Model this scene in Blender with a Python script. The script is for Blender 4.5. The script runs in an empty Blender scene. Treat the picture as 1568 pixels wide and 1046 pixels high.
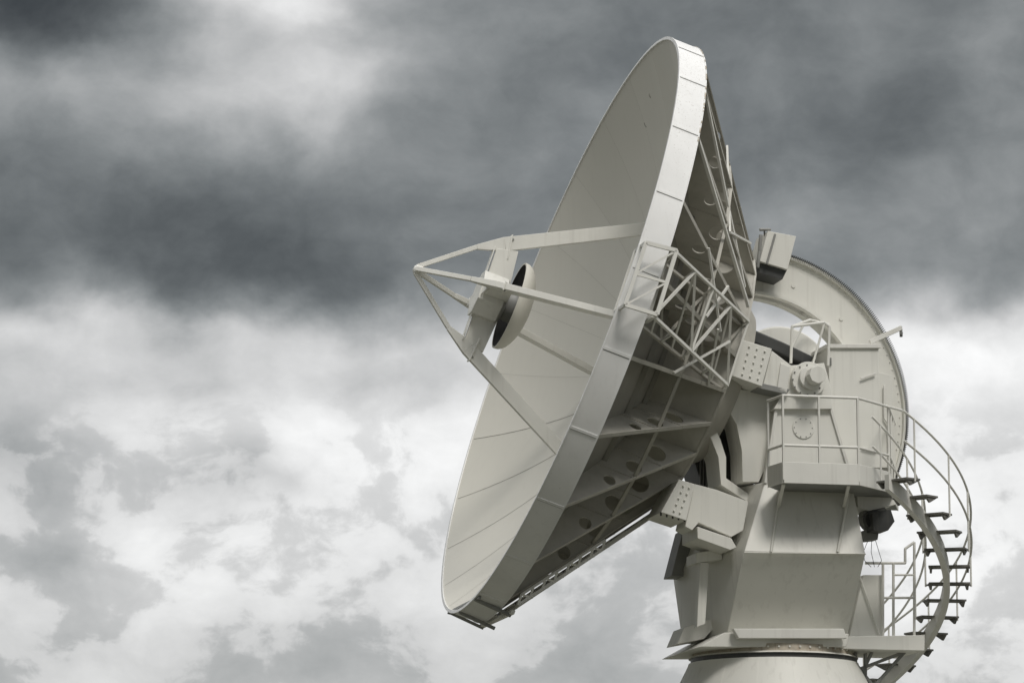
import bpy, bmesh, math, random
from mathutils import Vector, Matrix
random.seed(7)
sc = bpy.context.scene
cos, sin, rad = math.cos, math.sin, math.radians

# ------------------------------------------------------------------ survey frame
TH = rad(10.0); FPX = 5600.0
CAM = Vector((0, 0, 1.6))
Fw = Vector((0, cos(TH), sin(TH))); Up = Vector((0, -sin(TH), cos(TH))); Rt = Vector((1, 0, 0))
AZ = rad(12.4)
XM = Vector((cos(AZ), sin(AZ), 0)); EM = Vector((-sin(AZ), cos(AZ), 0)); ZV = Vector((0, 0, 1))
O = Vector((4.93, 69, 0))

def W(u, v, s):
    ray = Fw + Rt*((u-784)/FPX) + Up*((523-v)/FPX)
    t = ((O+EM*s-CAM).dot(EM))/ray.dot(EM)
    return CAM+ray*t
def XO(u, z, s):
    k = (u-784)/FPX
    P0 = O+EM*s+ZV*z-CAM
    a0, a1 = P0.x, XM.x
    b0, b1 = P0.dot(Fw), XM.dot(Fw)
    return (a0-k*b0)/(k*b1-a1)
def MP(x, s, z): return O+XM*x+EM*s+ZV*z
def ZatY(v, Y):
    ray = Fw + Up*((523-v)/FPX)
    return CAM.z+ray.z*(Y/ray.y)

# ------------------------------------------------------------------ materials
def nt(mat):
    mat.use_nodes = True
    t = mat.node_tree
    return t, t.nodes, t.links
def paint(name, col, rough=0.55, var=0.12, scale=1.2, streak=0.25, dirt=(0.30,0.28,0.24), chip=0.0):
    m = bpy.data.materials.new(name)
    t, N, L = nt(m)
    b = N['Principled BSDF']
    b.inputs['Roughness'].default_value = rough
    tc = N.new('ShaderNodeTexCoord')
    n1 = N.new('ShaderNodeTexNoise'); n1.inputs['Scale'].default_value = scale; n1.inputs['Detail'].default_value = 4
    L.new(tc.outputs['Object'], n1.inputs['Vector'])
    mp = N.new('ShaderNodeMapping'); mp.inputs['Scale'].default_value = (9, 9, 0.4)
    L.new(tc.outputs['Object'], mp.inputs['Vector'])
    n2 = N.new('ShaderNodeTexNoise'); n2.inputs['Scale'].default_value = 1.0; n2.inputs['Detail'].default_value = 3
    L.new(mp.outputs[0], n2.inputs['Vector'])
    r1 = N.new('ShaderNodeValToRGB')
    r1.color_ramp.elements[0].position = 0.3; r1.color_ramp.elements[1].position = 0.7
    d = [c*(1-var) for c in col]; e = [min(1, c*(1+var*0.5)) for c in col]
    r1.color_ramp.elements[0].color = (*d, 1); r1.color_ramp.elements[1].color = (*e, 1)
    L.new(n1.outputs['Fac'], r1.inputs['Fac'])
    r2 = N.new('ShaderNodeMapRange'); r2.inputs['From Min'].default_value = 0.54; r2.inputs['From Max'].default_value = 0.80
    r2.inputs['To Max'].default_value = streak
    L.new(n2.outputs['Fac'], r2.inputs['Value'])
    mx = N.new('ShaderNodeMix'); mx.data_type = 'RGBA'
    L.new(r2.outputs[0], mx.inputs['Factor']); L.new(r1.outputs['Color'], mx.inputs['A'])
    mx.inputs['B'].default_value = (*dirt, 1)
    out = mx.outputs['Result']
    if chip > 0:
        n3 = N.new('ShaderNodeTexNoise'); n3.inputs['Scale'].default_value = 34; n3.inputs['Detail'].default_value = 5
        L.new(tc.outputs['Object'], n3.inputs['Vector'])
        # weathering is heavier high on the rim
        sz = N.new('ShaderNodeSeparateXYZ'); L.new(tc.outputs['Object'], sz.inputs[0])
        hz = N.new('ShaderNodeMapRange'); hz.inputs['From Min'].default_value = 14; hz.inputs['From Max'].default_value = 19.5
        hz.inputs['To Min'].default_value = -0.10; hz.inputs['To Max'].default_value = 0.04
        L.new(sz.outputs[2], hz.inputs['Value'])
        ad = N.new('ShaderNodeMath'); ad.operation = 'ADD'
        L.new(hz.outputs[0], ad.inputs[0]); L.new(n3.outputs['Fac'], ad.inputs[1])
        r3 = N.new('ShaderNodeMapRange'); r3.inputs['From Min'].default_value = 0.60; r3.inputs['From Max'].default_value = 0.66
        r3.inputs['To Max'].default_value = chip
        L.new(ad.outputs[0], r3.inputs['Value'])
        m2 = N.new('ShaderNodeMix'); m2.data_type = 'RGBA'
        L.new(r3.outputs[0], m2.inputs['Factor']); L.new(out, m2.inputs['A']); m2.inputs['B'].default_value = (0.38, 0.35, 0.31, 1)
        out = m2.outputs['Result']
    L.new(out, b.inputs['Base Color'])
    return m

M_face = [paint('reflector_paint_a', (0.60, 0.585, 0.525), 0.6, 0.04, 0.5, 0.05),
          paint('reflector_paint_b', (0.59, 0.576, 0.515), 0.6, 0.04, 0.6, 0.06),
          paint('reflector_paint_c', (0.61, 0.595, 0.535), 0.6, 0.04, 0.7, 0.05)]
M_band = paint('rim_band_paint', (0.80, 0.80, 0.79), 0.45, 0.06, 1.5, 0.12, (0.42,0.41,0.38), chip=0.6)
M_white = paint('white_steel_paint', (0.74, 0.732, 0.685), 0.5, 0.06, 1.5, 0.2)
M_house = paint('housing_paint', (0.76, 0.753, 0.70), 0.5, 0.05, 0.7, 0.22)
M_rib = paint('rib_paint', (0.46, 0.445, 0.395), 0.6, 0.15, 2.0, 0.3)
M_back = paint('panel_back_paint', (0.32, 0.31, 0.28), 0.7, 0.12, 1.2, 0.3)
M_dark = paint('dark_steel', (0.05, 0.052, 0.05), 0.5, 0.2, 3, 0.1)
M_black = paint('black_interior', (0.008, 0.008, 0.008), 0.8, 0.1, 3, 0.0)
M_grey = paint('grey_steel', (0.26, 0.262, 0.25), 0.5, 0.2, 3, 0.2)
M_tread = paint('galvanised_tread', (0.17, 0.165, 0.15), 0.6, 0.2, 3, 0.2)
M_rust = paint('rusty_ring', (0.48, 0.43, 0.35), 0.7, 0.25, 6, 0.8, (0.18, 0.09, 0.04))
M_seam = paint('seam_sealant', (0.24, 0.23, 0.20), 0.8, 0.4, 3, 0.1)
M_conc = paint('concrete', (0.36, 0.35, 0.32), 0.85, 0.15, 1, 0.2)

# ------------------------------------------------------------------ builder
class Part:
    def __init__(self, *mats):
        self.bm = bmesh.new(); self.mats = list(mats)
    def face(self, vs, mi):
        try:
            f = self.bm.faces.new(vs); f.material_index = mi; return f
        except ValueError: return None
    def loft(self, rings, mi=0, cap=True, closed=True):
        R = [[self.bm.verts.new(p) for p in r] for r in rings]
        n = len(R[0])
        for a, b in zip(R[:-1], R[1:]):
            for i in range(n if closed else n-1):
                j = (i+1) % n
                self.face([a[i], a[j], b[j], b[i]], mi)
        if cap:
            self.face(R[0][::-1], mi); self.face(R[-1], mi)
    def prism(self, pts, vec, mi=0):
        self.loft([pts, [p+vec for p in pts]], mi)
    def mp(self, uv, s0, s1, mi=0):
        pts = [W(u, v, s0) for u, v in uv]
        self.prism(pts, EM*(s1-s0), mi)
    def tube(self, p, q, r, mi=0, n=8, r2=None):
        d = (q-p)
        if d.length < 1e-5: return
        d.normalize()
        a = d.cross(ZV if abs(d.z) < 0.9 else Vector((1, 0, 0))).normalized(); b = d.cross(a)
        r2 = r if r2 is None else r2
        self.loft([[c+(a*cos(2*math.pi*i/n)+b*sin(2*math.pi*i/n))*rr for i in range(n)] for c, rr in ((p, r), (q, r2))], mi)
    def pipe(self, pts, r, mi=0, n=8):
        for p, q in zip(pts[:-1], pts[1:]): self.tube(p, q, r, mi, n)
        for p in pts[1:-1]:
            g = bmesh.ops.create_icosphere(self.bm, subdivisions=1, radius=r*1.02, matrix=Matrix.Translation(p))
            for v in g['verts']:
                for f in v.link_faces: f.material_index = mi
    def beam(self, p, q, w, h, up=ZV, mi=0, w2=None, h2=None):
        d = (q-p)
        if d.length < 1e-5: return
        d.normalize()
        a = d.cross(up)
        if a.length < 1e-3: a = d.cross(Vector((1, 0, 0)))
        a.normalize(); b = a.cross(d).normalized()
        w2 = w if w2 is None else w2; h2 = h if h2 is None else h2
        sg = [(-1, -1), (1, -1), (1, 1), (-1, 1)]
        self.loft([[p+a*(x*w/2)+b*(y*h/2) for x, y in sg], [q+a*(x*w2/2)+b*(y*h2/2) for x, y in sg]], mi)
    def finish(self, name, parent=None, bevel=0.0, angle=32):
        bmesh.ops.recalc_face_normals(self.bm, faces=self.bm.faces)
        me = bpy.data.meshes.new(name)
        self.bm.to_mesh(me); self.bm.free()
        for m in self.mats: me.materials.append(m)
        for p in me.polygons: p.use_smooth = True
        me.set_sharp_from_angle(angle=rad(angle))
        ob = bpy.data.objects.new(name, me); sc.collection.objects.link(ob)
        if parent: ob.parent = parent
        if bevel > 0:
            md = ob.modifiers.new('bevel', 'BEVEL'); md.width = bevel; md.segments = 2; md.limit_method = 'ANGLE'; md.angle_limit = rad(35)
            md.harden_normals = False
        return ob

def empty(name):
    e = bpy.data.objects.new(name, None); sc.collection.objects.link(e); return e
TEL = empty('radio_telescope'); STR = empty('spiral_staircase')

# ------------------------------------------------------------------ DISH
EL = rad(18.9)
A = (-XM*cos(EL)+ZV*sin(EL)).normalized()
V = (XM*sin(EL)+ZV*cos(EL)).normalized()
NE = -EM
C = W(853, 496, 0)
R = 5.77; DEP = 2.0; BW = 0.52
def DL(r, psi, w):
    p = rad(psi); return C+V*(r*cos(p))+NE*(r*sin(p))+A*w
def ws(r): return -DEP*(1-(r/R)**2)

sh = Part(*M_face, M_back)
NA = 144; NR = 18
vf = []; vb = []
for i in range(NR+1):
    r = 0.12+(R-0.12)*i/NR
    vf.append([sh.bm.verts.new(DL(r, 360*k/NA, ws(r))) for k in range(NA)])
    vb.append([sh.bm.verts.new(DL(r, 360*k/NA, ws(r)-0.05)) for k in range(NA)])
tone = [random.randrange(3) for _ in range(24)]
for i in range(NR):
    for k in range(NA):
        j = (k+1) % NA
        sh.face([vf[i][k], vf[i+1][k], vf[i+1][j], vf[i][j]], tone[k//6])
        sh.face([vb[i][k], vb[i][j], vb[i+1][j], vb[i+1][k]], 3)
for k in range(NA):
    j = (k+1) % NA
    sh.face([vf[NR][k], vb[NR][k], vb[NR][j], vf[NR][j]], 0)
sh.finish('reflector_surface', TEL, angle=50)

# seams and a few scuffs
sm = Part(M_seam)
for k in range(24):
    psi = 15*k
    rs = [0.9+(R-0.95)*i/14 for i in range(15)]
    hw = 0.0055 if 7 <= k <= 17 else 0.0012
    top = []
    for r in rs:
        dpsi = math.degrees(hw/r)
        top.append((DL(r, psi-dpsi, ws(r)+0.004), DL(r, psi+dpsi, ws(r)+0.004)))
    vs = [(sm.bm.verts.new(a), sm.bm.verts.new(b)) for a, b in top]
    for x, y in zip(vs[:-1], vs[1:]): sm.face([x[0], x[1], y[1], y[0]], 0)
random.seed(11)
for (r0, p0, ln) in ((4.9, 345, 0.10), (3.1, 322, 0.3), (5.2, 352, 0.08)):
    pr = DL(r0, p0, ws(r0)+0.004)
    for j in range(3):
        r1 = r0-ln/3*(j+1); p1 = p0+random.uniform(-0.6, 0.6)
        q = DL(r1, p1, ws(r1)+0.004)
        sm.beam(pr, q, 0.014, 0.006, A, 0); pr = q
sm.finish('panel_seams', TEL)

# rim band
bd = Part(M_band, M_rust, M_grey)
NB = 144
def ringloft(part, prof, mi, n=NB):
    rings = [[DL(r, 360*k/n, w) for k in range(n)] for r, w in prof]
    Rg = [[part.bm.verts.new(p) for p in r] for r in rings]; Rg.append(Rg[0])
    for a, b in zip(Rg[:-1], Rg[1:]):
        for i in range(n):
            j = (i+1) % n
            part.face([a[i], a[j], b[j], b[i]], mi)
ringloft(bd, [(R+0.005, 0.012), (R+0.03, 0.012), (R+0.03, -BW), (R+0.005, -BW)], 0)
ringloft(bd, [(R-0.02, 0.013), (R+0.04, 0.013), (R+0.04, -0.012), (R-0.02, -0.012)], 0)
ringloft(bd, [(R-0.12, -BW+0.012), (R+0.042, -BW+0.012), (R+0.042, -BW-0.012), (R-0.12, -BW-0.012)], 0)
for k in range(24):
    psi = 15*k
    bd.beam(DL(R+0.033, psi, 0.005), DL(R+0.033, psi, -BW), 0.05, 0.018, (DL(1, psi, 0)-C), 0)
    dp = 0.30
    bd.beam(DL(R+0.030, psi+dp, 0.0), DL(R+0.030, psi+dp, -BW+.02), 0.010, 0.012, (DL(1, psi, 0)-C), 2)
random.seed(5)
for i in range(60):
    p0 = random.uniform(8, 62); ln = random.uniform(0.15, 0.7)
    bd.beam(DL(R+0.044, p0, -BW+0.0), DL(R+0.044, p0+ln, -BW+0.0), 0.022, 0.008, (DL(1, p0, 0)-C), 1)
bd.finish('rim_band', TEL, angle=40)

# ribs
RH = 2.55; WH = -2.95
def wback(r): return -BW+(WH+BW)*(R-r)/(R-RH)
def rib_mesh():
    cu = bpy.data.curves.new('ribc', 'CURVE'); cu.dimensions = '2D'; cu.fill_mode = 'BOTH'; cu.extrude = 0.012; cu.resolution_u = 1
    out = []
    n = 14
    for i in range(n+1):
        r = RH+(R-RH)*i/n; out.append((r, ws(r)-0.05))
    out += [(R, -BW), (RH, WH)]
    def spl(pts):
        s = cu.splines.new('POLY'); s.points.add(len(pts)-1)
        for p, q in zip(s.points, pts): p.co = (q[0], q[1], 0, 1)
        s.use_cyclic_u = True
    spl(out)
    for r, hr in ((3.05, 0.20), (3.75, 0.16), (4.45, 0.12)):
        wm = (ws(r)+wback(r))/2-0.15
        spl([(r+hr*1.15*cos(2*math.pi*k/24), wm+hr*sin(2*math.pi*k/24)) for k in range(24)])
    o = bpy.data.objects.new('ribtmp', cu); sc.collection.objects.link(o)
    dg = bpy.context.evaluated_depsgraph_get()
    me = bpy.data.meshes.new_from_object(o.evaluated_get(dg))
    bpy.data.objects.remove(o)
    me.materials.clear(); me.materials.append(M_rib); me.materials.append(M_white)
    bm = bmesh.new(); bm.from_mesh(me)
    def box(p, q, w, h, mi=0):
        d = Vector((q[0]-p[0], q[1]-p[1], 0)).normalized(); nn = Vector((-d.y, d.x, 0)); zz = Vector((0, 0, 1))
        vs = []
        for c in (p, q):
            c = Vector((c[0], c[1], 0))
            for x, y in ((-1, -1), (1, -1), (1, 1), (-1, 1)): vs.append(bm.verts.new(c+zz*(x*w/2)+nn*(y*h/2)))
        for f in ((0,1,2,3),(7,6,5,4),(0,4,5,1),(1,5,6,2),(2,6,7,3),(3,7,4,0)): bm.faces.new([vs[i] for i in f]).material_index = mi
    box((R-0.02, -BW-0.01), (RH, WH-0.005), 0.075, 0.02, 0)
    for r in (3.38, 4.10):
        box((r, ws(r)-0.06), (r+0.02, wback(r)), 0.06, 0.02)
    bmesh.ops.recalc_face_normals(bm, faces=bm.faces)
    bm.to_mesh(me); bm.free()
    return me
rm = rib_mesh(); rm.name = 'rib'
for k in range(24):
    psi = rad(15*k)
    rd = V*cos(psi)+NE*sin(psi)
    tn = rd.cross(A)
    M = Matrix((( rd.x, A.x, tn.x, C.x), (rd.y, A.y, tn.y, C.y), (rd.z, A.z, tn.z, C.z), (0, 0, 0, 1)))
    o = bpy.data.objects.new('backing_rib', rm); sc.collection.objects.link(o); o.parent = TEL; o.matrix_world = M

hb = Part(M_rib, M_white, M_back)
for k in range(24):
    hb.beam(DL(4.05, 15*k, wback(4.05)+0.03), DL(4.05, 15*k+15, wback(4.05)+0.03), 0.06, 0.06, A, 0)
for r in (2.9, 3.9, 5.0):
    for k in range(24):
        hb.beam(DL(r, 15*k, ws(r)-0.10), DL(r, 15*k+15, ws(r)-0.10), 0.05, 0.09, A, 2)
ringloft(hb, [(RH-0.04, ws(RH)-0.05), (RH, ws(RH)-0.05), (RH, WH-0.02), (RH-0.04, WH-0.02)], 0, 24)
ringloft(hb, [(0.2, WH+0.02), (RH+0.01, WH+0.02), (RH+0.01, WH-0.03), (0.2, WH-0.03)], 0, 24)
ringloft(hb, [(0.9, WH-0.03), (1.9, WH-0.03), (1.5, WH-0.5), (0.9, WH-0.5)], 0, 48)
hb.finish('hub_and_purlins', TEL)

# lattice along lowest rib
lt = Part(M_white, M_grey, M_rib)
def LW(q, t): return DL(R+0.05, q, -BW-0.12).lerp(DL(RH+0.05, q, WH-0.12), t)
for psi in (172, 188):
    lt.beam(LW(psi, 0), LW(psi, 1), 0.07, 0.07, A, 0)
def LX(t, off): return LW(164, t)-V*off
for off in (-0.10, 0.10):
    lt.beam(LX(0.04, off), LX(0.55, off), 0.045, 0.045, A, 0)
for i in range(8):
    t = 0.04+0.51*i/7; t2 = 0.04+0.51*(i+1)/7
    lt.beam(LX(t, -0.10), LX(t, 0.10), 0.04, 0.04, A, 0)
    lt.beam(LX(t, 0.10), LW(172, t), 0.04, 0.04, A, 2)
    if i < 7 and i % 2 == 0: lt.beam(LX(t, -0.10), LX(t2, 0.10), 0.035, 0.035, A, 0)
n = 11
for i in range(n+1):
    t = i/n
    lt.beam(LW(172, t), LW(188, t), 0.06, 0.06, A, 0)
    if i < n: lt.beam(LW(172, t), LW(188, (i+1)/n), 0.045, 0.045, A, 1)
for q in (168, 180, 192):
    lt.beam(DL(R+0.04, q, 0.0), DL(R+0.10, q, -BW-0.22), 0.06, 0.06, A, 1)
lt.beam(DL(R+0.10, 166, -BW-0.2), DL(R+0.10, 194, -BW-0.2), 0.07, 0.07, A, 0)
lt.beam(DL(R+0.07, 166, -0.05), DL(R+0.07, 194, -0.05), 0.05, 0.05, A, 1)
lt.finish('lower_lattice', TEL)

# side access frame and truss
tr = Part(M_white, M_rib)
def bar(a, b, w=0.06, mi=0): tr.beam(a, b, w, w, ZV, mi)
fr = [(989, 372), (1036, 384), (1006, 482), (957, 467)]
Sa = -6.1
P = [W(u, v, Sa) for u, v in fr]; Pb = [p+EM*0.7 for p in P]
for Q in (P, Pb):
    for i in range(4): bar(Q[i], Q[(i+1) % 4], 0.065)
for i in range(4): bar(P[i], Pb[i], 0.05)
m1 = P[0].lerp(P[3], .5); m2 = P[1].lerp(P[2], .5)
bar(m1, m2, 0.045); bar(P[3], m2, 0.035); bar(m1, P[1], 0.035)
top0, top1 = W(1036, 388, Sa+0.1), W(1146, 492, -2.9)
bot0, bot1 = W(1000, 484, Sa+0.1), W(1114, 590, -2.9)
n = 4
def TT(t, k=0): return top0.lerp(top1, t)+EM*(0.9*(1-0.5*t)*k)
def BB(t, k=0): return bot0.lerp(bot1, t)+EM*(0.9*(1-0.5*t)*k)
for k in (0, 1):
    mi = k
    bar(TT(0, k), TT(1, k), 0.05, mi); bar(BB(0, k), BB(1, k), 0.055, mi)
    for i in range(n):
        t0, t1 = i/n, (i+1)/n
        if (i+k) % 2: bar(TT(t0, k), BB(t1, k), 0.045, mi)
        else: bar(BB(t0, k), TT(t1, k), 0.045, mi)
        if i % 2: bar(TT(t1, k), BB(t1, k), 0.04, mi)
for i in range(n+1):
    t = i/n
    bar(TT(t, 0), TT(t, 1), 0.035); bar(BB(t, 0), BB(t, 1), 0.035)
    if i < n:
        bar(TT(t, 0), BB((i+.5)/n, 1), 0.035)
for (pa, ra, pb, rb) in ((75, 3.6, 90, 4.4), (75, 4.6, 90, 3.8), (105, 4.4, 90, 3.4), (105, 3.2, 90, 3.9)):
    bar(DL(ra, pa, wback(ra)-0.04), DL(rb, pb, wback(rb)-0.25), 0.04)
bar(DL(R-0.1, 60, -BW-0.05), W(1146, 470, -2.9), 0.055)
bar(DL(R-0.1, 45, -BW-0.05), W(1140, 440, -2.7), 0.045)
bar(DL(4.4, 30, wback(4.4)-0.05), DL(4.0, 62, wback(4.0)-0.05), 0.04)
bar(DL(4.0, 62, wback(4.0)-0.05), DL(3.0, 40, wback(3.0)-0.05), 0.04)
tr.finish('side_truss', TEL)

# ------------------------------------------------------------------ quadpod + subreflector
qp = Part(M_white, M_face[0], M_black, M_grey)
KW, KR = 1.33, 1.05
for psi in (0, 90, 180, 270):
    rdv = (DL(1, psi, 0)-C)
    k1 = DL(KR-0.22, psi, KW+0.60); end = DL(2.66, psi, ws(2.66)-0.02)
    st = DL(0.06, psi, 2.87)
    qp.beam(st, k1, 0.085, 0.085, rdv, 0)
    qp.beam(k1, DL(KR+0.02, psi, KW+0.12), 0.09, 0.09, rdv, 0, 0.12, 0.27)
    qp.beam(DL(KR+0.02, psi, KW+0.12), end, 0.12, 0.27, rdv, 0, 0.12, 0.23)
    qp.beam(DL(KR-0.24, psi, KW-0.02), DL(KR+0.24, psi, KW+0.04), 0.18, 0.03, A, 0)
    qp.tube(DL(KR+0.16, psi-4, KW+0.0), DL(KR+0.16, psi+4, KW+0.0), 0.022, 3)
    qp.prism([DL(0.2, psi, 1.57), DL(KR-0.12, psi, 1.57), DL(KR-0.02, psi, 1.16), DL(0.2, psi, 1.08)], rdv.cross(A)*0.07, 0)
    qp.beam(DL(0.2, psi, 1.61), DL(KR-0.1, psi, 1.61), 0.20, 0.02, A, 0)
oct_ = lambda r, w, n=8, o=22.5: [DL(r, o+360*k/n, w) for k in range(n)]
qp.loft([oct_(0.05, 2.93), oct_(0.10, 2.89), oct_(0.10, 2.77)], 0)
qp.loft([oct_(0.46, 1.65), oct_(0.46, 1.16), oct_(0.36, 1.08)], 0)
qp.loft([oct_(0.30, 1.10, 24), oct_(0.34, 0.85, 24)], 3)
qp.finish('quadpod', TEL, 0.006)
sr = Part(M_white, M_black, M_face[2])
SR = 0.86; sw = -0.04
rings = []
for r, w in [(SR-0.035, 1.02), (SR, 1.02), (SR, 0.98)]+[(SR*cos(t), 0.98-0.36*sin(t)) for t in [i*math.pi/2/10 for i in range(1, 10)]]+[(0.01, 0.62)]:
    rings.append([DL(r, 360*k/64, w+sw) for k in range(64)])
sr.loft(rings, 2, cap=False)
inner = [[DL(r, 360*k/64, w+sw) for k in range(64)] for r, w in [(SR-0.035, 1.02), (SR-0.05, 0.97), (SR*0.8, 0.86), (0.3, 0.78), (0.01, 0.77)]]
sr.loft(inner, 1, cap=False)
sr.finish('subreflector', TEL, angle=40)
fd = Part(M_white, M_dark)
fd.loft([[DL(r, 360*k/32, w) for k in range(32)] for r, w in [(0.70, -2.02), (0.45, -1.5), (0.30, -1.25), (0.28, -1.23)]], 0)
fd.finish('feed_cone', TEL)

# ------------------------------------------------------------------ MOUNT
zb = W(1232, 846, -2.0).z; zbot = W(1200, 973, -0.9).z; zt = W(1238, 740, -1.55).z
def rg(z, pts): return [MP(XO(u, z, s), s, z) for u, s in pts]
hs = Part(M_house, M_grey, M_white)
ringT = rg(zt, [(1172, -1.55), (1305, -1.55), (1262, 1.5), (1095, 1.5), (1110, -0.3)])
ringB = rg(zb, [(1140, -2.0), (1325, -2.0), (1268, 1.9), (1030, 1.9), (1062, 0.2)])
ringC = rg(zbot, [(1113, -0.95), (1297, -0.95), (1262, 1.1), (1045, 1.1), (1066, 0.3)])
hs.loft([ringC, ringB, ringT], 0)
hs.beam(W(1139, 846, -2.02), W(1326, 848, -2.02), 0.03, 0.025, ZV, 0)
for a, b in (((1196, 742), (1181, 846)), ((1302, 742), (1283, 846))):
    hs.beam(W(a[0], a[1], -1.60), W(b[0], b[1], -2.03), 0.035, 0.07, ZV, 0)
hs.finish('azimuth_housing', TEL, 0.02)

fx = Part(M_house, M_grey, M_dark, M_rust, M_white)
fx.mp([(1123, 962), (1292, 962), (1297, 977), (1131, 977)], -1.6, -1.45, 4)
fx.mp([(1110, 968), (1300, 970), (1296, 990), (1070, 990)], -1.4, 1.3, 0)
fx.mp([(1066, 846), (1106, 840), (1106, 856), (1066, 862)], -1.1, -0.4, 0)
fx.mp([(1072, 861), (1086, 861), (1080, 955), (1067, 960)], -1.1, -0.9, 0)
fx.mp([(1037, 986), (1048, 960), (1113, 940), (1078, 978)], -0.4, 0.4, 0)
fx.mp([(1046, 812), (1062, 800), (1075, 862), (1060, 882), (1028, 882)], 1.0, 1.6, 1)
fx.finish('housing_fittings', TEL, 0.012)

ar = Part(M_house, M_grey, M_dark, M_white)
ar.mp([(1172, 740), (1189, 622), (1271, 622), (1306, 740)], -1.55, -0.8, 0)
ar.mp([(1172, 740), (1189, 622), (1271, 622), (1306, 740)], 0.9, 1.6, 0)
ar.mp([(1185, 626), (1198, 604), (1206, 560), (1262, 556), (1274, 600), (1274, 626)], -1.65, -0.7, 0)
ar.mp([(1113, 592), (1190, 606), (1184, 690), (1162, 738), (1137, 738), (1136, 690), (1128, 650), (1112, 622)], -1.3, -0.5, 0)
ar.mp([(1092, 650), (1103, 672), (1112, 700), (1112, 732), (1146, 756), (1144, 768), (1104, 742), (1100, 700), (1085, 662)], -1.1, -0.2, 0)
def disc(part, c, r, t, mi, n=24, ax=NE):
    a = XM; b = ZV
    part.loft([[c+(a*cos(2*math.pi*i/n)+b*sin(2*math.pi*i/n))*r for i in range(n)], [c+ax*t+(a*cos(2*math.pi*i/n)+b*sin(2*math.pi*i/n))*r for i in range(n)]], mi)
disc(ar, W(1230, 655, -1.55), 0.21, 0.02, 0)
for i in range(10):
    t = 2*math.pi*i/10
    disc(ar, W(1230, 655, -1.57)+XM*0.175*cos(t)+ZV*0.175*sin(t), 0.012, 0.015, 1, 6)
disc(ar, W(1236, 582, -1.65), 0.33, 0.12, 0, 32)
disc(ar, W(1240, 579, -1.77), 0.22, 0.10, 3, 32)
disc(ar, W(1246, 577, -1.87), 0.17, 0.28, 0, 8)
for i in range(12):
    t = 2*math.pi*i/12
    disc(ar, W(1236, 582, -1.77)+XM*0.28*cos(t)+ZV*0.28*sin(t), 0.018, 0.025, 1, 6)
ar.mp([(1196, 556), (1210, 562), (1205, 602), (1190, 596)], -1.8, -0.9, 3)
for a, b in (((1189, 622), (1172, 740)), ((1271, 622), (1306, 740))):
    ar.beam(W(a[0], a[1], -1.57), W(b[0], b[1], -1.57), 0.05, 0.06, ZV, 3)
ar.finish('yoke_arms', TEL, 0.012)

ab = Part(M_house, M_grey, M_dark, M_white)
ab.mp([(1136, 520), (1182, 534), (1167, 592), (1119, 575)], -1.95, -0.9, 0)
ab.mp([(1182, 537), (1212, 560), (1200, 600), (1168, 590)], -1.75, -0.9, 0)
ab.mp([(1164, 586), (1210, 596), (1204, 604), (1160, 594)], -1.8, -0.9, 1)
for i in range(3):
    for j in range(5):
        disc(ab, W(1147+i*12-j*2.6, 531+i*3.6+j*10.5, -1.95), 0.022, 0.03, 0, 6)
ab.mp([(1040, 734), (1064, 741), (1051, 797), (1012, 784)], -1.9, -0.8, 0)
ab.mp([(1064, 741), (1098, 750), (1146, 768), (1138, 812), (1120, 822), (1070, 800), (1060, 812), (1049, 806)], -1.7, -1.0, 0)
ab.mp([(1068, 806), (1120, 824), (1128, 838), (1118, 842), (1068, 824)], -1.8, -0.7, 0)
for i in range(2):
    for j in range(5):
        disc(ab, W(1046+i*9-j*3.5, 744+i*3+j*9.5, -1.9), 0.022, 0.03, 0, 6)
for i in range(5):
    p = W(1012+i*9, 783+i*2.2, -1.85); ab.tube(p, p-ZV*0.08, 0.02, 2, 6)
ab.mp([(1130, 500), (1150, 505), (1230, 560), (1215, 640), (1120, 640), (1100, 600)], -0.4, 1.2, 1)
ab.mp([(1060, 640), (1100, 610), (1125, 640), (1125, 745), (1075, 745), (1062, 700)], 0.4, 1.4, 2)
for i in range(8):
    ab.mp([(1072+i*4.4, 672), (1074+i*4.4, 672), (1074+i*4.4, 744), (1072+i*4.4, 744)], 0.33, 0.39, 1)
ab.finish('elevation_cradle', TEL, 0.012)

dm = Part(M_house, M_grey, M_dark)
pts = []
for i in range(25):
    t = rad(-10+200*i/24); pts.append(W(1197, 585, -0.3)+XM*1.05*cos(t)*0.98+ZV*1.08*sin(t))
dm.prism(pts, EM*1.4, 0)
dm.mp([(1144, 508), (1158, 506), (1200, 524), (1246, 546), (1240, 560), (1196, 542), (1144, 520)], -0.75, -0.3, 2)
dm.finish('machine_cover', TEL, 0.03)

cb = Part(M_house, M_grey, M_dark, M_white)
cb.mp([(1268, 531), (1345, 531), (1350, 716), (1290, 716), (1272, 640)], -1.2, 0.3, 0)
cb.mp([(1265, 527), (1349, 527), (1349, 533), (1265, 533)], -1.25, 0.35, 3)
cb.mp([(1345, 570), (1366, 575), (1372, 716), (1350, 716)], -0.5, 0.3, 0)
cb.beam(W(1318, 580, -1.25), W(1341, 572, -1.25), 0.03, 0.03, ZV, 3)
cb.beam(W(1320, 685, -1.25), W(1343, 690, -1.25), 0.03, 0.03, ZV, 3)
for v in (548, 640, 700): cb.beam(W(1272, v, -1.22), W(1272, v+12, -1.22), 0.03, 0.03, XM, 1)
cb.pipe([W(1354, 590, -.55), W(1354, 640, -.55), W(1360, 650, -.55), W(1362, 712, -.55)], 0.02, 3)
cb.beam(W(1332, 524, -0.9), W(1380, 502, -0.9), 0.09, 0.09, ZV, 3)
cb.beam(W(1379, 500, -0.9), W(1380, 516, -0.9), 0.05, 0.05, XM, 1)
cb.tube(W(1380, 510, -1.02), W(1380, 510, -0.78), 0.035, 1)
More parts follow.
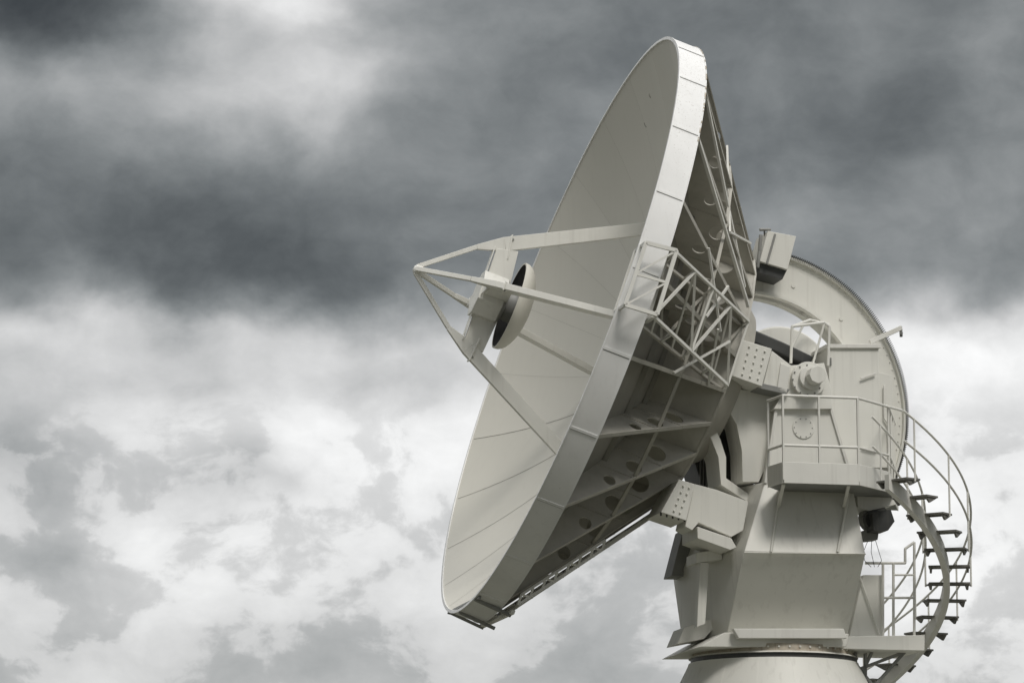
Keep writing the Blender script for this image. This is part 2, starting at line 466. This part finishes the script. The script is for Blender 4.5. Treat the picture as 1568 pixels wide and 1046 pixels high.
cb.mp([(1176, 354), (1219, 362), (1206, 413), (1163, 400)], -0.7, 0.1, 0)
cb.mp([(1186, 358), (1189, 359), (1176, 405), (1173, 404)], -0.74, -0.70, 1)
cb.mp([(1166, 398), (1206, 412), (1198, 428), (1162, 418)], -0.6, 0.0, 2)
cb.pipe([W(1165, 360, -.7), W(1163, 385, -.7), W(1160, 410, -.7)], 0.035, 1)
cb.pipe([W(1163, 352, -.6), W(1180, 352, -.6)], 0.03, 1)
cb.pipe([W(1170, 350, -.5), W(1172, 372, -.5), W(1160, 395, -.5)], 0.018, 2)
cb.finish('equipment_cabinets', TEL, 0.01)

# ------------------------------------------------------------------ elevation gear sector
gs = Part(M_house, M_dark, M_grey)
G = W(1149, 627, 0.1)
def gp(r, a): return G+XM*(r*cos(rad(a)))+ZV*(r*sin(rad(a)))
n = 60; a0, a1 = -32, 88
ro, ri = 3.08, 2.22
for i in range(n):
    A0, A1 = a0+(a1-a0)*i/n, a0+(a1-a0)*(i+1)/n
    for (r1, r2, s0, s1, mi) in ((ri, ro, 0.0, 0.25, 0), (ri, ri+0.05, -0.18, 0.5, 0), (ro-0.03, ro+0.02, -0.08, 0.33, 0)):
        q = [gp(r1, A0)+EM*s0, gp(r2, A0)+EM*s0, gp(r2, A1)+EM*s0, gp(r1, A1)+EM*s0]
        w = [p+EM*(s1-s0) for p in q]
        v1 = [gs.bm.verts.new(p) for p in q]; v2 = [gs.bm.verts.new(p) for p in w]
        gs.face(v1, mi); gs.face(v2[::-1], mi)
        gs.face([v1[1], v2[1], v2[2], v1[2]], mi); gs.face([v1[0], v1[3], v2[3], v2[0]], mi)
        if i == 0: gs.face([v1[0], v2[0], v2[1], v1[1]], mi)
        if i == n-1: gs.face([v1[2], v2[2], v2[3], v1[3]], mi)
for i in range(170):
    a = a0+(a1-a0)*(i+0.5)/170
    gs.beam(gp(ro+0.015, a), gp(ro+0.05, a), 0.30, 0.020, (gp(1, a+90)-G), 1, 0.30, 0.012)
for a in (70, 45, 30, 12, -6):
    disc(gs, gp(2.6, a), 0.045, 0.02, 0, 12)
for i in range(40):
    disc(gs, gp(ro-0.09, a0+3*i+1), 0.014, 0.02, 0, 6)
gs.beam(gp(2.3, 28)-EM*0.02, gp(2.45, 24)-EM*0.3, 0.03, 0.03, ZV, 2)
bmesh.ops.remove_doubles(gs.bm, verts=gs.bm.verts, dist=0.0005)
gs.finish('elevation_gear_sector', TEL, angle=25)

# ------------------------------------------------------------------ platform + railings
pf = Part(M_house, M_grey, M_dark, M_white)
zD = W(1257, 737, -2.7).z
outl = [(1177, -2.1), (1200, -2.75), (1315, -2.75), (1362, -1.9), (1374, 0.6), (1262, 0.6), (1200, -1.4)]
ring0 = rg(zD, outl)
pf.loft([[p-ZV*0.05 for p in ring0], ring0], 1)
zk = 0.33
for i in range(4):
    a, b = ring0[i], ring0[i+1]
    d = (b-a).normalized(); nrm = Vector((d.y, -d.x, 0))
    pf.prism([a+nrm*0.003-ZV*0.06, b+nrm*0.003-ZV*0.06, b+nrm*0.003+ZV*zk, a+nrm*0.003+ZV*zk], nrm*0.02, 3)
for u in (1200, 1300):
    pf.beam(W(u, 740, -2.6), W(u-8, 775, -1.75), 0.06, 0.06, ZV, 0)
pf.finish('access_platform', TEL, 0.006)
rl = Part(M_white, M_grey)
H = 1.56
corner = ring0[:5]
for h in (0.64, H):
    rl.pipe([p+ZV*h for p in corner], 0.026, 0)
posts = [corner[0], corner[1], corner[1].lerp(corner[2], 0.48), corner[2], corner[3], corner[3].lerp(corner[4], .33), corner[3].lerp(corner[4], .66), corner[4]]
for p in posts: rl.beam(p, p+ZV*H, 0.05, 0.035, XM, 0)
rl.pipe([W(1211, 556, -1.3), W(1213, 500, -1.3), W(1262, 494, -1.3), W(1270, 500, -1.3), W(1268, 560, -1.3)], 0.028, 0)
rl.pipe([W(1211, 535, -1.3), W(1230, 498, -1.3)], 0.022, 0)
rl.pipe([W(1244, 560, -1.3), W(1262, 496, -1.3)], 0.022, 0)
rl.pipe([W(1213, 500, -1.3), W(1240, 490, -0.6), W(1270, 497, -0.6)], 0.025, 0)
for u, v0 in ((1352, 862), (1368, 862), (1400, 830)):
    rl.pipe([W(u, 975, -0.9), W(u, v0, -0.9)], 0.026, 0)
rl.pipe([W(1325, 862, -0.9), W(1386, 862, -0.9), W(1386, 840, -0.9), W(1400, 830, -0.9)], 0.026, 0)
rl.pipe([W(1352, 915, -0.9), W(1400, 915, -0.9)], 0.024, 0)
rl.pipe([W(1368, 880, -0.9), W(1400, 880, -0.9)], 0.02, 0)
rl.finish('railings', TEL)

ld = Part(M_house, M_grey, M_white, M_dark)
ld.mp([(1296, 974), (1416, 972), (1416, 996), (1290, 993)], -1.1, 0.6, 0)
ld.mp([(1300, 975), (1322, 880), (1351, 880), (1351, 975)], -0.8, -0.6, 0)
ld.beam(W(1316, 880, -0.85), W(1347, 972, -0.85), 0.03, 0.03, ZV, 0)
for a, b in (((1296, 998), (1345, 1060)), ((1310, 998), (1310, 1070)), ((1335, 998), (1306, 1060)), ((1385, 998), (1330, 1060)), ((1325, 1000), (1325, 1070)), ((1385, 998), (1300, 1030))):
    ld.beam(W(a[0], a[1], -0.6), W(b[0], b[1], -0.6), 0.06, 0.06, ZV, 1)
ld.finish('lower_landing', TEL, 0.01)

mo = Part(M_house, M_dark, M_black, M_grey)
mo.mp([(1312, 756), (1362, 752), (1372, 772), (1330, 782), (1314, 776)], -1.2, -0.5, 0)
disc(mo, W(1334, 795, -0.8), 0.26, 0.30, 3, 24)
disc(mo, W(1336, 797, -1.1), 0.19, 0.16, 1, 24)
mo.mp([(1336, 784), (1364, 780), (1370, 798), (1360, 812), (1338, 812)], -1.5, -1.0, 1)
mo.mp([(1322, 812), (1346, 812), (1344, 826), (1324, 828)], -1.1, -0.8, 3)
for i in range(3):
    u0 = 1330+i*5
    mo.pipe([W(u0, 825, -1.0), W(u0-8+i*7, 845, -1.0), W(u0-6+i*8, 858, -0.95), W(u0+4, 868, -0.9)], 0.006, 1, 6)
mo.finish('azimuth_drive_motor', TEL, 0.01)

# ------------------------------------------------------------------ pedestal
pd = Part(M_house, M_rust, M_dark, M_conc)
zr = ZatY(1005, 69-1.6)
def cring(r, z, n=96): return [Vector((O.x+r*cos(2*math.pi*k/n), O.y+r*sin(2*math.pi*k/n), z)) for k in range(n)]
pd.loft([cring(1.40, zr+0.40), cring(1.40, zr+0.26)], 0)
pd.loft([cring(1.50, zr+0.26), cring(1.52, zr+0.12)], 1)
pd.loft([cring(1.56, zr+0.12), cring(1.60, zr+0.09)], 0)
pd.loft([cring(1.56, zr+0.088), cring(1.56, zr+0.0)], 2)
pd.loft([cring(1.60, zr), cring(1.62, zr-0.06), cring(2.75, zr-2.3), cring(2.78, zr-2.4)], 0)
pd.loft([cring(2.75, zr-2.4), cring(2.75, 0.25)], 3)
pd.loft([cring(4.8, 0.25), cring(4.8, -0.1)], 3)
for k in range(16):
    t = 2*math.pi*k/16+0.15
    e = Vector((cos(t), sin(t), 0))
    pd.beam(Vector((O.x, O.y, zr-0.08))+e*1.625, Vector((O.x, O.y, zr-2.3))+e*2.755, 0.03, 0.012, e, 0)
for k in range(48):
    t = 2*math.pi*k/48
    e = Vector((cos(t), sin(t), 0)); p = Vector((O.x, O.y, zr+0.2))+e*1.5
    pd.tube(p, p+e*0.035, 0.02, 0, 6)
pd.finish('pedestal', TEL, 0.0, 30)

# ------------------------------------------------------------------ spiral staircase
ss = Part(M_white, M_tread, M_grey)
al0 = -54.0
ztop = zD
zref = ZatY(1000, 69+3.4*sin(rad(30)))
slope = (zref-ztop)/(30.0-al0)
def hp(r, al, dz=0): return Vector((O.x+r*cos(rad(al)), O.y+r*sin(rad(al)), ztop+slope*(al-al0)+dz))
RS = 3.28
al_end = al0+(0.1-ztop)/slope
na = 120
q4 = []
for i in range(na+1):
    al = al0+(al_end-al0)*i/na
    q4.append([hp(RS-0.06, al, -0.16), hp(RS+0.06, al, -0.16), hp(RS+0.06, al, 0.12), hp(RS-0.06, al, 0.12)])
ss.loft(q4, 0)
step_al = 0.27/abs(slope)
ns = int((al_end-al0)/step_al)
for i in range(ns):
    al = al0+step_al*(i+0.5)
    c = Vector((O.x, O.y, hp(0, al).z+0.15))
    e = Vector((cos(rad(al)), sin(rad(al)), 0)); t = Vector((-e.y, e.x, 0))
    ss.beam(c+e*2.95, c+e*3.72, 0.36, 0.035, ZV, 1)
    for r in (2.97, 3.66):
        p = c+e*r
        ss.prism([p+t*0.17-ZV*0.02, p-t*0.17-ZV*0.02, p-t*0.05-ZV*0.12], e*0.04, 1)
for rr in (3.76, 2.90):
    for h in (0.55, 1.10):
        nseg = 110
        pts = [hp(rr, al0+(al_end-al0)*i/nseg, 0.14+h) for i in range(nseg+1)]
        ss.pipe(pts, 0.022, 0, 6)
    for i in range(0, ns, 2):
        al = al0+step_al*(i+0.5)
        ss.pipe([hp(rr, al, 0.1), hp(rr, al, 1.24)], 0.02, 0, 6)
        ss.beam(hp(rr, al, 0.13), hp(3.3, al, 0.13), 0.04, 0.03, ZV, 1)
ss.pipe([corner[3]+ZV*H, corner[3].lerp(hp(3.76, al0, 1.24), 0.5)+ZV*(H*0.5), hp(3.76, al0, 1.24)], 0.024, 0)
ss.finish('stair_flight', STR)

# ------------------------------------------------------------------ ground
gm = bpy.data.materials.new('ground_gravel_grass'); t, N, L = nt(gm)
b = N['Principled BSDF']; b.inputs['Roughness'].default_value = 0.95
tc = N.new('ShaderNodeTexCoord'); n1 = N.new('ShaderNodeTexNoise'); n1.inputs['Scale'].default_value = 0.15; n1.inputs['Detail'].default_value = 4
L.new(tc.outputs['Object'], n1.inputs['Vector'])
cr = N.new('ShaderNodeValToRGB'); cr.color_ramp.elements[0].color = (0.05, 0.055, 0.035, 1); cr.color_ramp.elements[1].color = (0.11, 0.105, 0.08, 1)
cr.color_ramp.elements[0].position = 0.35; cr.color_ramp.elements[1].position = 0.65
L.new(n1.outputs['Fac'], cr.inputs['Fac']); L.new(cr.outputs[0], b.inputs['Base Color'])
gp_ = Part(gm)
gp_.face([gp_.bm.verts.new(p) for p in ((-3000, -3000, 0), (3000, -3000, 0), (3000, 3000, 0), (-3000, 3000, 0))], 0)
gp_.finish('ground')

# ------------------------------------------------------------------ sky (world)
w = bpy.data.worlds.new('World'); sc.world = w; w.use_nodes = True
try:
    w.cycles.sampling_method = 'MANUAL'; w.cycles.sample_map_resolution = 256
except Exception as ex: print(ex)
T = w.node_tree; N = T.nodes; L = T.links
for n_ in list(N): N.remove(n_)
def setin(node, i, x):
    if isinstance(x, (int, float)): node.inputs[i].default_value = x
    else: L.new(x, node.inputs[i])
def mt(op, a, b=None, c=None, clamp=False):
    n = N.new('ShaderNodeMath'); n.operation = op; n.use_clamp = clamp
    setin(n, 0, a)
    if b is not None: setin(n, 1, b)
    if c is not None: setin(n, 2, c)
    return n.outputs[0]
tc = N.new('ShaderNodeTexCoord'); sx = N.new('ShaderNodeSeparateXYZ'); L.new(tc.outputs['Generated'], sx.inputs[0])
az = mt('ARCTAN2', sx.outputs[0], sx.outputs[1]); el = mt('ARCSINE', sx.outputs[2])
U = mt('MULTIPLY', az, 5.6); VV = mt('MULTIPLY', mt('SUBTRACT', el, TH), 5.6)
cx = N.new('ShaderNodeCombineXYZ'); L.new(U, cx.inputs[0]); L.new(VV, cx.inputs[1])
def noise(vec, scale, detail, rough=0.5, off=(0, 0, 0), stretch=(1, 1, 1)):
    m = N.new('ShaderNodeMapping'); m.inputs['Location'].default_value = off; m.inputs['Scale'].default_value = stretch
    L.new(vec, m.inputs[0])
    n = N.new('ShaderNodeTexNoise'); n.noise_dimensions = '2D'; n.inputs['Scale'].default_value = scale; n.inputs['Detail'].default_value = detail; n.inputs['Roughness'].default_value = rough
    L.new(m.outputs[0], n.inputs['Vector']); return n
def vm(op, a, b, c=None):
    n = N.new('ShaderNodeVectorMath'); n.operation = op
    for i, x in enumerate((a, b, c)):
        if x is None: continue
        if isinstance(x, tuple): n.inputs[i].default_value = x
        else: L.new(x, n.inputs[i])
    return n
w1 = noise(cx.outputs[0], 3.0, 6, 0.52, (3.1, 1.7, 0), (1, 1.4, 1))
wd = vm('SUBTRACT', w1.outputs['Color'], (0.5, 0.5, 0.5)).outputs[0]
Pw = vm('ADD', cx.outputs[0], vm('MULTIPLY', wd, (0.30, 0.18, 0.0)).outputs[0]).outputs[0]
Pl = vm('ADD', cx.outputs[0], vm('MULTIPLY', wd, (0.12, 0.08, 0.0)).outputs[0]).outputs[0]
sp = N.new('ShaderNodeSeparateXYZ'); L.new(Pw, sp.inputs[0])
def mrange(x, a, b, c, d, smooth=True):
    n = N.new('ShaderNodeMapRange'); n.interpolation_type = 'SMOOTHSTEP' if smooth else 'LINEAR'
    L.new(x, n.inputs['Value'])
    for k, v in (('From Min', a), ('From Max', b), ('To Min', c), ('To Max', d)): n.inputs[k].default_value = v
    return n.outputs[0]
acc = mrange(sp.outputs[1], -0.02, 0.11, 0.82, 0.475)
G_ = [(460, 410, .17, .05, -.13), (170, 340, .25, .07, -.10), (20, 0, .17, .08, -.20), (440, -10, .15, .06, .42),
      (520, 130, .11, .07, .22), (130, 140, .24, .06, .16), (330, 120, .15, .09, .18), (750, 150, .14, .14, .03),
      (1290, 320, .10, .05, .12), (1520, 320, .09, .07, .10), (1450, 90, .15, .07, .05), (1120, 60, .2, .08, -.03),
      (1380, 170, .12, .05, -.06), (1450, 570, .25, .13, .15), (560, 700, .26, .10, .15), (70, 720, .13, .06, -.15),
      (370, 745, .08, .035, -.14), (90, 860, .13, .05, -.08), (300, 575, .35, .03, -.07), (600, 1010, .5, .05, -.06),
      (1400, 850, .3, .12, .12), (200, 470, .3, .03, -.06), (680, 500, .1, .05, -.03), (330, 880, .2, .08, .06)]
for (u, v, su, sv, am) in G_:
    cu_, cv_ = (u-784)/1000, (523-v)/1000
    d = vm('MULTIPLY_ADD', Pw, (1/su, 1/sv, 0), (-cu_/su, -cv_/sv, 0)).outputs[0]
    dd = vm('DOT_PRODUCT', d, d).outputs['Value']
    g = mt('EXPONENT', mt('MULTIPLY', dd, -0.8))
    acc = mt('MULTIPLY_ADD', g, am, acc)
f1 = noise(Pl, 4.6, 8, 0.57, (7.35, 2.6, 1), (1, 1.4, 1)); f2 = noise(Pw, 1.7, 2, 0.5, (1, 9, 4), (1, 1.4, 1))
acc = mt('ADD', acc, mt('MULTIPLY', mt('SUBTRACT', f1.outputs['Fac'], 0.5), 0.28))
acc = mt('ADD', acc, mt('MULTIPLY', mt('SUBTRACT', f2.outputs['Fac'], 0.5), 0.12))
low = mrange(VV, -0.05, -0.20, 0.0, 0.08)
crisp = mrange(f1.outputs['Fac'], 0.43, 0.52, -0.7, 0.3)
acc = mt('MULTIPLY_ADD', low, crisp, acc)
acc = mt('ADD', acc, mrange(VV, 1.0, 3.5, 0.0, 0.78))
acc = mt('ADD', acc, mrange(mt('ABSOLUTE', az), 0.35, 1.2, 0.0, -0.14))
acc = mt('MAXIMUM', acc, 0.25)
lum = mt('POWER', acc, 2.2)
tint = N.new('ShaderNodeMix'); tint.data_type = 'RGBA'; L.new(mrange(acc, 0.35, 0.85, 0, 1), tint.inputs['Factor'])
tint.inputs['A'].default_value = (0.93, 1.0, 1.01, 1); tint.inputs['B'].default_value = (1.0, 1.0, 0.995, 1)
col = vm('SCALE', tint.outputs['Result'], None); L.new(lum, col.inputs['Scale'])
bgc = N.new('ShaderNodeBackground'); L.new(col.outputs[0], bgc.inputs['Color']); bgc.inputs['Strength'].default_value = 1.0
sky = N.new('ShaderNodeTexSky'); sky.sky_type = 'NISHITA'; sky.sun_disc = False
SUN_EL, SUN_AZ = rad(50), rad(156)
sky.sun_elevation = SUN_EL; sky.sun_rotation = SUN_AZ
bgs = N.new('ShaderNodeBackground'); L.new(sky.outputs[0], bgs.inputs['Color']); bgs.inputs['Strength'].default_value = 0.10
mxs = N.new('ShaderNodeMixShader')
mxs.inputs[0].default_value = 0.96
L.new(bgs.outputs[0], mxs.inputs[1]); L.new(bgc.outputs[0], mxs.inputs[2])
wo = N.new('ShaderNodeOutputWorld'); L.new(mxs.outputs[0], wo.inputs[0])

sd = bpy.data.lights.new('sun', 'SUN'); sd.energy = 1.5; sd.angle = rad(14); sd.color = (1, 0.96, 0.90)
so = bpy.data.objects.new('sun', sd); sc.collection.objects.link(so)
dv = Vector((sin(SUN_AZ)*cos(SUN_EL), cos(SUN_AZ)*cos(SUN_EL), sin(SUN_EL)))
so.rotation_euler = dv.to_track_quat('Z', 'Y').to_euler()

# ------------------------------------------------------------------ camera
cd = bpy.data.cameras.new('camera'); co = bpy.data.objects.new('camera', cd); sc.collection.objects.link(co)
co.location = CAM; co.rotation_euler = (math.pi/2+TH, 0, 0)
cd.sensor_width = 36; cd.lens = 36*FPX/1568; cd.clip_start = 0.5; cd.clip_end = 8000
sc.camera = co
sc.view_settings.view_transform = 'Standard'; sc.view_settings.look = 'None'; sc.view_settings.exposure = 0
